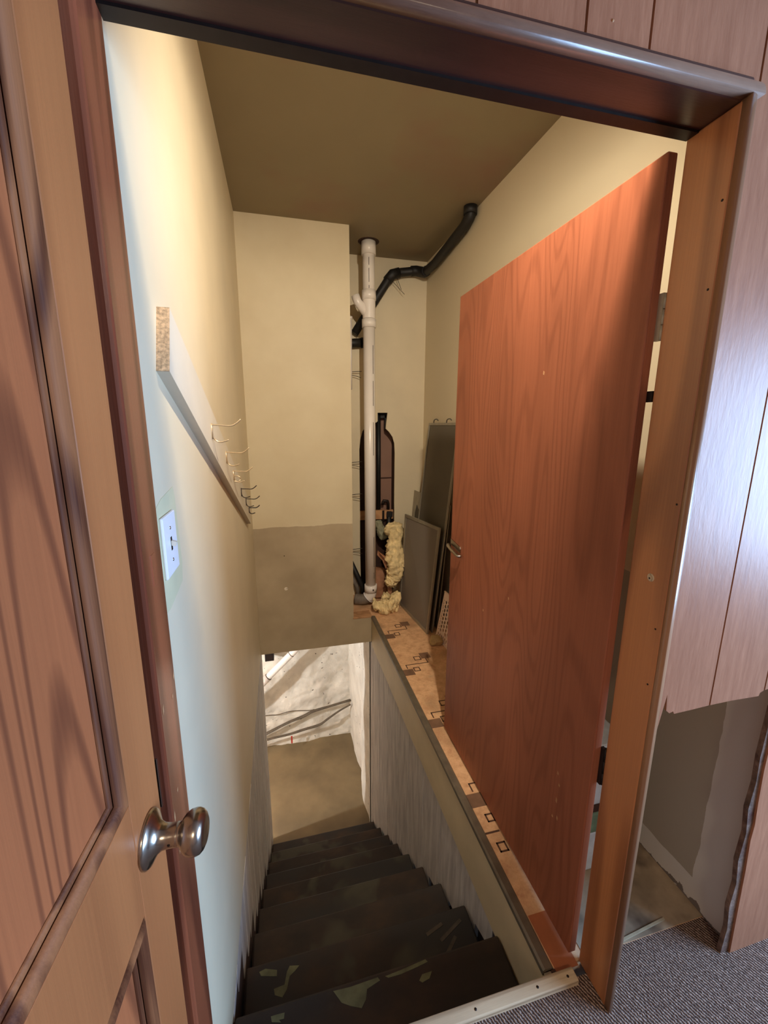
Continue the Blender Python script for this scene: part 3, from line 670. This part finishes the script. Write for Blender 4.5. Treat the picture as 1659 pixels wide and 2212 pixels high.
MB().tube([(1.13, 2.64, 2.60), (1.165, 2.62, 2.50)], 0.0018, 6).build('strap_wire', 'wire', bp)
b2 = thing('pipe_stub', 'short black pipe stub sticking out behind the white pipe below its branch', 'pipe', (0.80, 2.66, 2.09))
MB().tube([(0.70, 2.66, 2.095), (0.88, 2.66, 2.11)], 0.034, 16).build('pipe', 'abs', b2)
MB().tube([(0.855, 2.66, 2.108), (0.885, 2.66, 2.11)], 0.040, 16).build('collar', 'abs', b2)
b3 = thing('thin_white_pipe', 'thin white pipe running down beside the column edge in the alcove', 'pipe', (0.765, 2.62, 1.9))
MB().tube([(0.762, 2.60, 2.27), (0.758, 2.60, 1.75)], 0.011, 10).build('pipe', 'pvc', b3)
MB().lathe([(0, 0), (.016, 0), (.016, .02), (0, .02)], (0.762, 2.60, 2.26), (0, 0, 1), 10).build('cap', 'pvc', b3)
b4 = thing('slanting_black_pipe', 'black pipe slanting down to the floor left of the white pipe', 'pipe', (0.80, 2.62, 0.0))
MB().tube([(0.70, 2.62, 0.44), (0.845, 2.62, 0.10), (0.85, 2.62, 0.0)], 0.022, 14).build('pipe', 'abs', b4)
MB().tube([(0.70, 2.645, 0.30), (0.80, 2.64, 0.10), (0.81, 2.64, 0.0)], 0.018, 14).build('brace_pipe', 'pvc_grey', b4)
for z, lab in ((1.89, 'highest thin dark wire tie bridging the gap left of the white pipe'), (1.18, 'second thin dark wire tie down left of the white pipe'),
          (0.912, 'third thin dark wire tie down left of the white pipe'), (0.436, 'lowest thin dark wire tie left of the white pipe')):
    t_ = thing('wire_tie', lab, 'wire', (XCOL, 2.66, z), 'wire ties in the alcove')
    MB().tube([(XCOL-0.01, 2.66, z-0.012), (0.80, 2.655, z), (0.855, 2.65, z+0.004)], 0.0028, 6, 3).build('strand', 'wire', t_)
    MB().tube([(XCOL-0.01, 2.66, z-0.018), (0.80, 2.655, z-0.03), (0.85, 2.65, z-0.045)], 0.0022, 6, 3).build('strand', 'wire', t_)

# ---- pipes in the cut-out
cp = thing('vent_pipe', 'black vertical pipe standing inside the bottle-shaped wall cut-out', 'pipe', (1.03, 2.79, 0.75))
MB().tube([(1.026, 2.785, 0.75), (1.024, 2.785, 1.60)], 0.019, 14).build('pipe', 'abs', cp)
B(1.00, 1.10, 2.775, 2.80, 1.535, 1.605, bev=0.004).build('top_bracket', 'abs', cp)
B(1.077, 1.10, 2.775, 2.80, 1.44, 1.56).build('bracket_arm', 'abs', cp)
vp = thing('valve_pipe', 'small bent dark pipe on the wooden brace inside the wall cut-out', 'pipe', (1.06, 2.78, 0.70))
MB().tube([(1.062, 2.775, 0.80), (1.07, 2.775, 0.825), (1.105, 2.775, 0.82), (1.112, 2.775, 0.80), (1.112, 2.775, 0.735)], 0.012, 12).build('bend', 'dark_metal', vp)
MB().lathe([(0, 0), (.012, 0), (.012, .03), (0, .03)], (1.062, 2.775, 0.79), (0, 0, 1), 12).build('valve_body', 'dark_metal', vp)
B(1.050, 1.068, 2.740, 2.746, 0.65, 0.745).build('strap', 'dark_metal', vp)
lp2 = thing('lower_pipe', 'black pipe hanging below the wooden brace inside the wall cut-out', 'pipe', (1.112, 2.76, 0.40))
MB().tube([(1.112, 2.745, 0.735), (1.108, 2.745, 0.40)], 0.020, 14).build('pipe', 'abs', lp2)
B(1.085, 1.14, 2.722, 2.727, 0.69, 0.735).build('strap', 'abs', lp2)

# ---- fibreglass insulation
def lumpy(path, radii, amp, sc, seed, seg=44, n=80, flat=1.0):
    mb = MB(); P = [Vector(p) for p in path]; rings = []
    k = len(P)-1
    for i in range(n+1):
        t = i/n*k; a = min(int(t), k-1); f = t-a
        p0_, p1_, p2_, p3_ = P[max(0, a-1)], P[a], P[a+1], P[min(k, a+2)]
        c = 0.5*((2*p1_)+(p2_-p0_)*f+(2*p0_-5*p1_+4*p2_-p3_)*f*f+(3*p1_-p0_-3*p2_+p3_)*f**3)
        d = ((p2_-p0_)*(1-f)+(p3_-p1_)*f).normalized()
        r = radii[a]+(radii[a+1]-radii[a])*f
        e = min(i, n-i)/n; r *= min(1, (e*14)**0.5) if e < 1/14 else 1
        rings.append((c, d, max(r, 0.004)))
    vs = []
    for c, d, r in rings:
        u = d.cross(Vector((0, 1, 0.2))).normalized(); w_ = d.cross(u)
        for j in range(seg):
            t = 2*math.pi*j/seg; o = u*math.cos(t)+w_*math.sin(t)*flat
            q = c+o*r
            h = noise.fractal(Vector((q.x*sc, q.y*sc, q.z*sc*0.55))+Vector((seed, 0, 0)), 0.55, 2.1, 6)*amp*0.9+noise.noise(q*sc*0.45+Vector((0, seed, 0)))*amp*0.9
            vs.append(q+o*h)
    N_ = len(rings); fs = [(i*seg+j, i*seg+(j+1) % seg, (i+1)*seg+(j+1) % seg, (i+1)*seg+j) for i in range(N_-1) for j in range(seg)]
    mb.add(vs, fs, True); mb.add(vs[:seg], [tuple(range(seg))]); mb.add(vs[-seg:], [tuple(range(seg))]); return mb
ib = thing('insulation_batt', 'yellow fibreglass insulation batt drooping out of the wall cut-out', 'insulation', (1.10, 2.45, 0.10))
lumpy([(1.075, 2.60, 0.63), (1.095, 2.53, 0.60), (1.095, 2.45, 0.50), (1.090, 2.42, 0.38), (1.075, 2.41, 0.28), (1.045, 2.40, 0.215), (1.005, 2.40, 0.185)],
      [0.055, 0.072, 0.080, 0.072, 0.062, 0.056, 0.050], 0.040, 15, 4.4, flat=0.75).build('fibre', 'insul', ib)
MB().prism([[(0.98, 0.46), (1.04, 0.40), (1.09, 0.36), (1.10, 0.10), (1.07, 0.06), (1.055, 0.18), (1.05, 0.30), (1.02, 0.38), (0.975, 0.43)]], lambda u, v: (u-0.035, 2.46+0.3*(v-.25)*.2, v), (0.008, 0.03, 0)).build('paper_facing', 'paper', ib)
for k in range(3):
    MB().bar((0.955+.01*k, 2.45, 0.455-.012*k), (1.05, 2.45, 0.385-.010*k), 0.05, 0.004).build('paper_fold', 'paper', ib)
ib2 = thing('paper_roll', 'brown kraft paper roll standing inside the cut-out behind the white pipe', 'paper', (0.985, 2.62, 0.0))
lumpy([(0.985, 2.63, 0.0), (0.985, 2.63, 0.14), (0.99, 2.63, 0.22), (0.99, 2.63, 0.26)], [0.085, 0.085, 0.07, 0.045], 0.012, 8, 1.5).build('roll', 'paper', ib2)
gw = thing('insulation_tuft', 'grey-green insulation scrap stuffed in the cut-out beside the black pipe', 'insulation', (1.02, 2.70, 0.5))
lumpy([(1.005, 2.74, 0.66), (1.02, 2.70, 0.58), (1.05, 2.67, 0.50)], [0.03, 0.045, 0.03], 0.02, 14, 2.2, n=24).build('fibre', 'insul_grey', gw)
ip = thing('insulation_pile', 'crumpled yellow fibreglass heap on the landing floor under the batt', 'insulation', (1.02, 2.30, 0.0))
lumpy([(0.875, 2.33, 0.055), (0.94, 2.29, 0.060), (1.00, 2.275, 0.065), (1.04, 2.30, 0.066), (1.065, 2.33, 0.06)], [0.045, 0.056, 0.064, 0.060, 0.042], 0.050, 17, 7.7, n=90, flat=0.72).build('fibre', 'insul', ip)
lumpy([(0.97, 2.42, 0.06), (1.02, 2.39, 0.07), (1.055, 2.39, 0.075)], [0.04, 0.05, 0.04], 0.04, 17, 1.7, n=30, flat=0.8).build('fibre_clump', 'insul', ip)

# ---- window screens leaning on the right wall
def quadpt(q, u, v):
    bl, br, tr, tl = [Vector(p) for p in q]; return (bl*(1-u)+br*u)*(1-v)+(tl*(1-u)+tr*u)*v
def screen(name, label, q, fw_, th_, fm, mm, extra=None, midbar=None):
    nr = (Vector(q[1])-Vector(q[0])).cross(Vector(q[3])-Vector(q[0])).normalized()
    if nr.x > 0: nr = -nr
    base = quadpt(q, .5, 0)
    t = thing(name, label, 'window screen', base, 'window screens leaning in the alcove')
    lu = (Vector(q[1])-Vector(q[0])).length; lv = (Vector(q[3])-Vector(q[0])).length; a = fw_/lu; b = fw_/lv
    def slab(u0_, u1_, v0_, v1_, d0, d1):
        vs = [quadpt(q, u, v)+nr*d for d in (d0, d1) for (u, v) in ((u0_, v0_), (u1_, v0_), (u1_, v1_), (u0_, v1_))]
        return MB().add(vs, [(0, 1, 2, 3), (7, 6, 5, 4), (0, 4, 5, 1), (1, 5, 6, 2), (2, 6, 7, 3), (3, 7, 4, 0)])
    for nm, r in (('frame_stile', (0, a, 0, 1)), ('frame_stile', (1-a, 1, 0, 1)), ('frame_rail', (a, 1-a, 0, b)), ('frame_rail', (a, 1-a, 1-b, 1))):
        slab(*r, 0, th_).build(nm, fm, t)
    slab(a, 1-a, b, 1-b, th_*.35, th_*.5).build('mesh', mm, t)
    if extra: extra(t, q, nr, th_)
    return t
def scallop(t, q, nr, th_):
    pts = [(0.03, 1.0), (0.97, 1.0), (0.97, 0.90)]
    n = 40
    for i in range(n+1):
        u = 0.97-0.84*i/n; pts.append((u, 0.885-0.035*abs(math.sin(u*math.pi*7.0))))
    for i in range(14):
        v = 0.86-0.30*i/14; pts.append((0.13-0.025*abs(math.sin(v*22))-0.03*(i/14), v))
    pts += [(0.06, 0.3), (0.03, 0.0)]
    mb = MB(); mb.prism([pts], lambda u, v: quadpt(q, u, v)+nr*(th_*1.02), nr*0.003); mb.build('scalloped_border', 'alu', t)
def tabs(t, q, nr, th_):
    for u in (0.18, 0.62):
        c = quadpt(q, u, 1.0)
        MB().tube([c+Vector((0, .02, 0)), c+Vector((-.004, 0.0, .022)), c+Vector((-.002, -.045, .028)), c+Vector((0, -.07, .018))], 0.004, 8, 4).build('pull_tab', 'alu_dark', t)
screen('window_screen', 'ornate screen with a scalloped metal border, hindmost behind the tall screen', [(1.255, 2.690, 0.0), (1.275, 1.93, 0.0), (1.345, 1.93, 0.93), (1.330, 2.690, 0.925)], 0.02, 0.006, 'alu', 'mesh_dark', scallop)
screen('window_screen', 'tallest dark window screen with pull tabs on top, leaning on the right wall', [(1.222, 2.45, 0.0), (1.222, 1.885, 0.0), (1.372, 1.885, 1.497), (1.372, 2.47, 1.497)], 0.018, 0.010, 'alu', 'mesh_dark', tabs)
screen('window_screen', 'low grey window screen with a pale frame, foremost of the leaning screens', [(1.128, 2.42, 0.0), (1.181, 1.871, 0.0), (1.262, 1.893, 0.782), (1.172, 2.425, 0.775)], 0.022, 0.012, 'alu', 'mesh')

# ---- perforated plastic grille, stone, clutter behind the door
gq = [(1.232, 1.845, 0.002), (1.25, 1.50, 0.002), (1.272, 1.42, 0.375), (1.248, 1.745, 0.375)]
gt = thing('plastic_grille', 'pinkish perforated plastic basket panel on the landing beside the slab door', 'grille', quadpt(gq, .5, 0))
gn = (Vector(gq[1])-Vector(gq[0])).cross(Vector(gq[3])-Vector(gq[0])).normalized()
if gn.x > 0: gn = -gn
holes = []
def hole(u, v, a, b): holes.append([(u-a, v), (u-a*.5, v+b), (u+a*.5, v+b), (u+a, v), (u+a*.5, v-b), (u-a*.5, v-b)])
for i in range(12): hole(0.065, 0.19+i*0.058, 0.017, 0.016)
for j in range(7):
    for i in range(8): hole(0.15+j*0.105, 0.20+i*0.088+(0.044 if j % 2 else 0), 0.036, 0.034)
for i in range(11): hole(0.09+i*0.075, 0.095, 0.022, 0.036)
MB().prism([[(0, 0), (1, 0), (1, 1), (0, 1)]]+holes, lambda u, v: quadpt(gq, u, v), gn*0.004).build('perforated_face', 'grille', gt)
MB().bar(quadpt(gq, 0, 0)+gn*.006, quadpt(gq, 1, 0)+gn*.006, 0.010, 0.012).build('rim', 'grille', gt)
MB().bar(quadpt(gq, 0, 1)+gn*.004, quadpt(gq, 1, 1)+gn*.004, 0.008, 0.008).build('rim', 'grille', gt)
sb = MB(); bm = bmesh.new(); bmesh.ops.create_icosphere(bm, subdivisions=3, radius=1)
vs = []
for v in bm.verts:
    c = v.co.copy(); h = 1+noise.fractal(c*1.2+Vector((5, 1, 2)), 1, 2, 3)*0.35
    vs.append((1.185+c.x*0.045*h, 1.735+c.y*0.04*h, 0.024+max(-0.024, c.z*0.034*h)))
bm.verts.index_update(); sb.add(vs, [[v.index for v in f.verts] for f in bm.faces]); bm.free()
o = sb.build('stone_chunk', 'stone', loc=(1.185, 1.735, 0.0)); o['label'] = 'small tan rock lying on the floor beside the perforated grille'; o['category'] = 'stone'
bx = thing('storage_bin', 'pale blue and white bin glimpsed through the gap behind the slab door', 'bin', (1.14, 0.32, 0.0))
B(1.05, 1.24, 0.20, 0.44, 0.0, 0.16, bev=0.008).build('lower_tub', 'blue_clutter', bx)
B(1.06, 1.23, 0.195, 0.43, 0.16, 0.24, bev=0.008).build('label_band', 'green_clutter', bx)
B(1.05, 1.24, 0.19, 0.44, 0.28, 0.50, bev=0.008).build('upper_tub', 'blue_clutter', bx)
B(1.06, 1.23, 0.20, 0.43, 0.24, 0.28).build('lid', 'dark', bx)
MB().bar((1.05, 0.188, 0.40), (1.24, 0.188, 0.46), 0.004, 0.008).build('handle', 'dark_metal', bx)

# ---- basement pipe, cables, junction box, bulb
gp = thing('basement_pipe', 'white pipe slanting across the basement wall under the floor beam', 'pipe', (0.13, 3.25, -0.9))
a_, b_ = Vector((-0.075, 3.25, -1.097)), Vector((0.72, 3.25, -0.345))
MB().tube([a_, b_], 0.034, 20).build('pipe', 'pvc', gp)
dd = (b_-a_).normalized()
MB().tube([a_-dd*.12, a_+dd*.075], 0.039, 20).build('collar', 'pvc', gp)
MB().tube([a_+dd*.075, a_+dd*.081], 0.0395, 20).build('joint_ring', 'cable', gp)
MB().tube([a_+dd*.40, a_+dd*.405], 0.0365, 20).build('joint_ring', 'cable', gp)
MB().tube([a_+dd*.05+Vector((-.9, 0, -.85)), a_-dd*.10], 0.034, 20).build('lower_pipe', 'pvc', gp)
jb = thing('junction_box', 'small black junction box on the basement wall above the white pipe', 'box', (0.0, 3.36, -0.86))
B(-0.045, 0.045, 3.30, 3.46, -0.90, -0.80, bev=0.004).build('box', 'abs', jb)
B(-0.035, 0.035, 3.296, 3.301, -0.89, -0.81).build('cover', 'dark_metal', jb)
def cable(label, pts, r, n=2, seed=0):
    t = thing('cable', label, 'cable', pts[len(pts)//2], 'cables on the basement wall'); random.seed(seed)
    for k in range(n):
        MB().tube([(x+random.uniform(-.006, .006), y-0.010*k, z+random.uniform(-.006, .006)) for x, y, z in pts], r, 8, 5).build('strand', 'cable', t)
    return t
cy = 3.425
cable('single thin cable sagging highest along the basement wall', [(-0.5, cy, -1.60), (-0.079, cy, -1.612), (0.043, cy, -1.626), (0.198, cy, -1.613), (0.395, cy, -1.630), (.44, cy, -1.63)], 0.0045, 1, 1)
cy = 3.405
cable('thick cable bundle running up to the right corner of the basement wall', [(-0.5, cy, -1.98), (-0.078, cy, -1.81), (0.155, cy, -1.724), (0.314, cy, -1.671), (0.427, cy, -1.632), (0.638, cy, -1.596), (0.845, cy, -1.562)], 0.009, 3, 2)
cy = 3.345
c3 = cable('lowest looped cable bundle with a red tie on the basement wall', [(-0.5, cy, -1.93), (-0.08, cy, -1.85), (0.151, cy, -1.822), (0.309, cy, -1.802), (0.487, cy, -1.766), (0.57, cy, -1.717), (0.703, cy, -1.640), (0.836, cy, -1.578)], 0.0085, 2, 3)
B(0.176, 0.192, cy-0.024, cy-0.014, -1.93, -1.845).build('red_tie', 'red', c3, label='red tie hanging from the cable')
bb = thing('bare_bulb', 'bare bulb hanging from the basement ceiling out of sight left of the stairs', 'lamp', (-1.40, 2.14, ZB))
MB().tube([(-1.40, 2.14, ZB), (-1.40, 2.14, ZB-0.05)], 0.02, 14).build('socket', 'plastic', bb)
MB().lathe([(0.012, 0), (.014, -.02), (.028, -.045), (.030, -.06), (.022, -.08), (0, -.09)], (-1.40, 2.14, ZB-0.05), (0, 0, 1), 16).build('bulb', 'bulb_glass', bb)
l = bpy.data.lights.new('basement_bulb_light', 'POINT'); l.energy = 105; l.color = (0.96, 0.98, 1.0); l.shadow_soft_size = 0.03
o = bpy.data.objects.new('basement_bulb_light', l); COL.objects.link(o); o.location = (-1.40, 2.14, ZB-0.19)

# ---- ceiling lamp added to the hall for fill light (behind the camera)
cl = thing('added_ceiling_lamp', 'added round glass ceiling lamp giving fill light in the hall behind the viewer', 'lamp', (0.42, -2.25, 2.45))
MB().lathe([(0, 0), (.23, 0), (.23, -.03), (0, -.03)], (0.42, -2.25, 2.45), (0, 0, 1), 28).build('lamp_base', 'nickel', cl)
MB().lathe([(.22, -.03), (.22, -.10), (.20, -.16), (.14, -.20), (0, -.215)], (0.42, -2.25, 2.45), (0, 0, 1), 28).build('lamp_shade', 'lamp_glass', cl)

# ---- recessed lamp in an added light-cutting niche over the doorway on the stair side (hidden from the hall by the header)
LX, LY, LZ = 0.67, -0.040, 2.394
wl_ = thing('wall_lamp', 'bare reflector bulb recessed in an added niche over the doorway on the stair side, hidden behind the header', 'lamp', (LX, -0.06, LZ))
MB().lathe([(0, 0), (0.016, 0), (0.016, 0.010), (0, 0.010)], (LX, -0.0625, LZ), (0, 1, 0), 16).build('socket', 'plastic', wl_)
l = bpy.data.lights.new('wall_lamp_light', 'SPOT'); l.energy = 134; l.color = (1, 0.87, 0.69); l.shadow_soft_size = 0.018
l.spot_size = math.radians(150); l.spot_blend = 1.0
o = bpy.data.objects.new('wall_lamp_light', l); COL.objects.link(o); o.location = (LX, LY, LZ)
o.rotation_euler = Vector((-0.05, 0.85, -0.53)).to_track_quat('-Z', 'Y').to_euler()
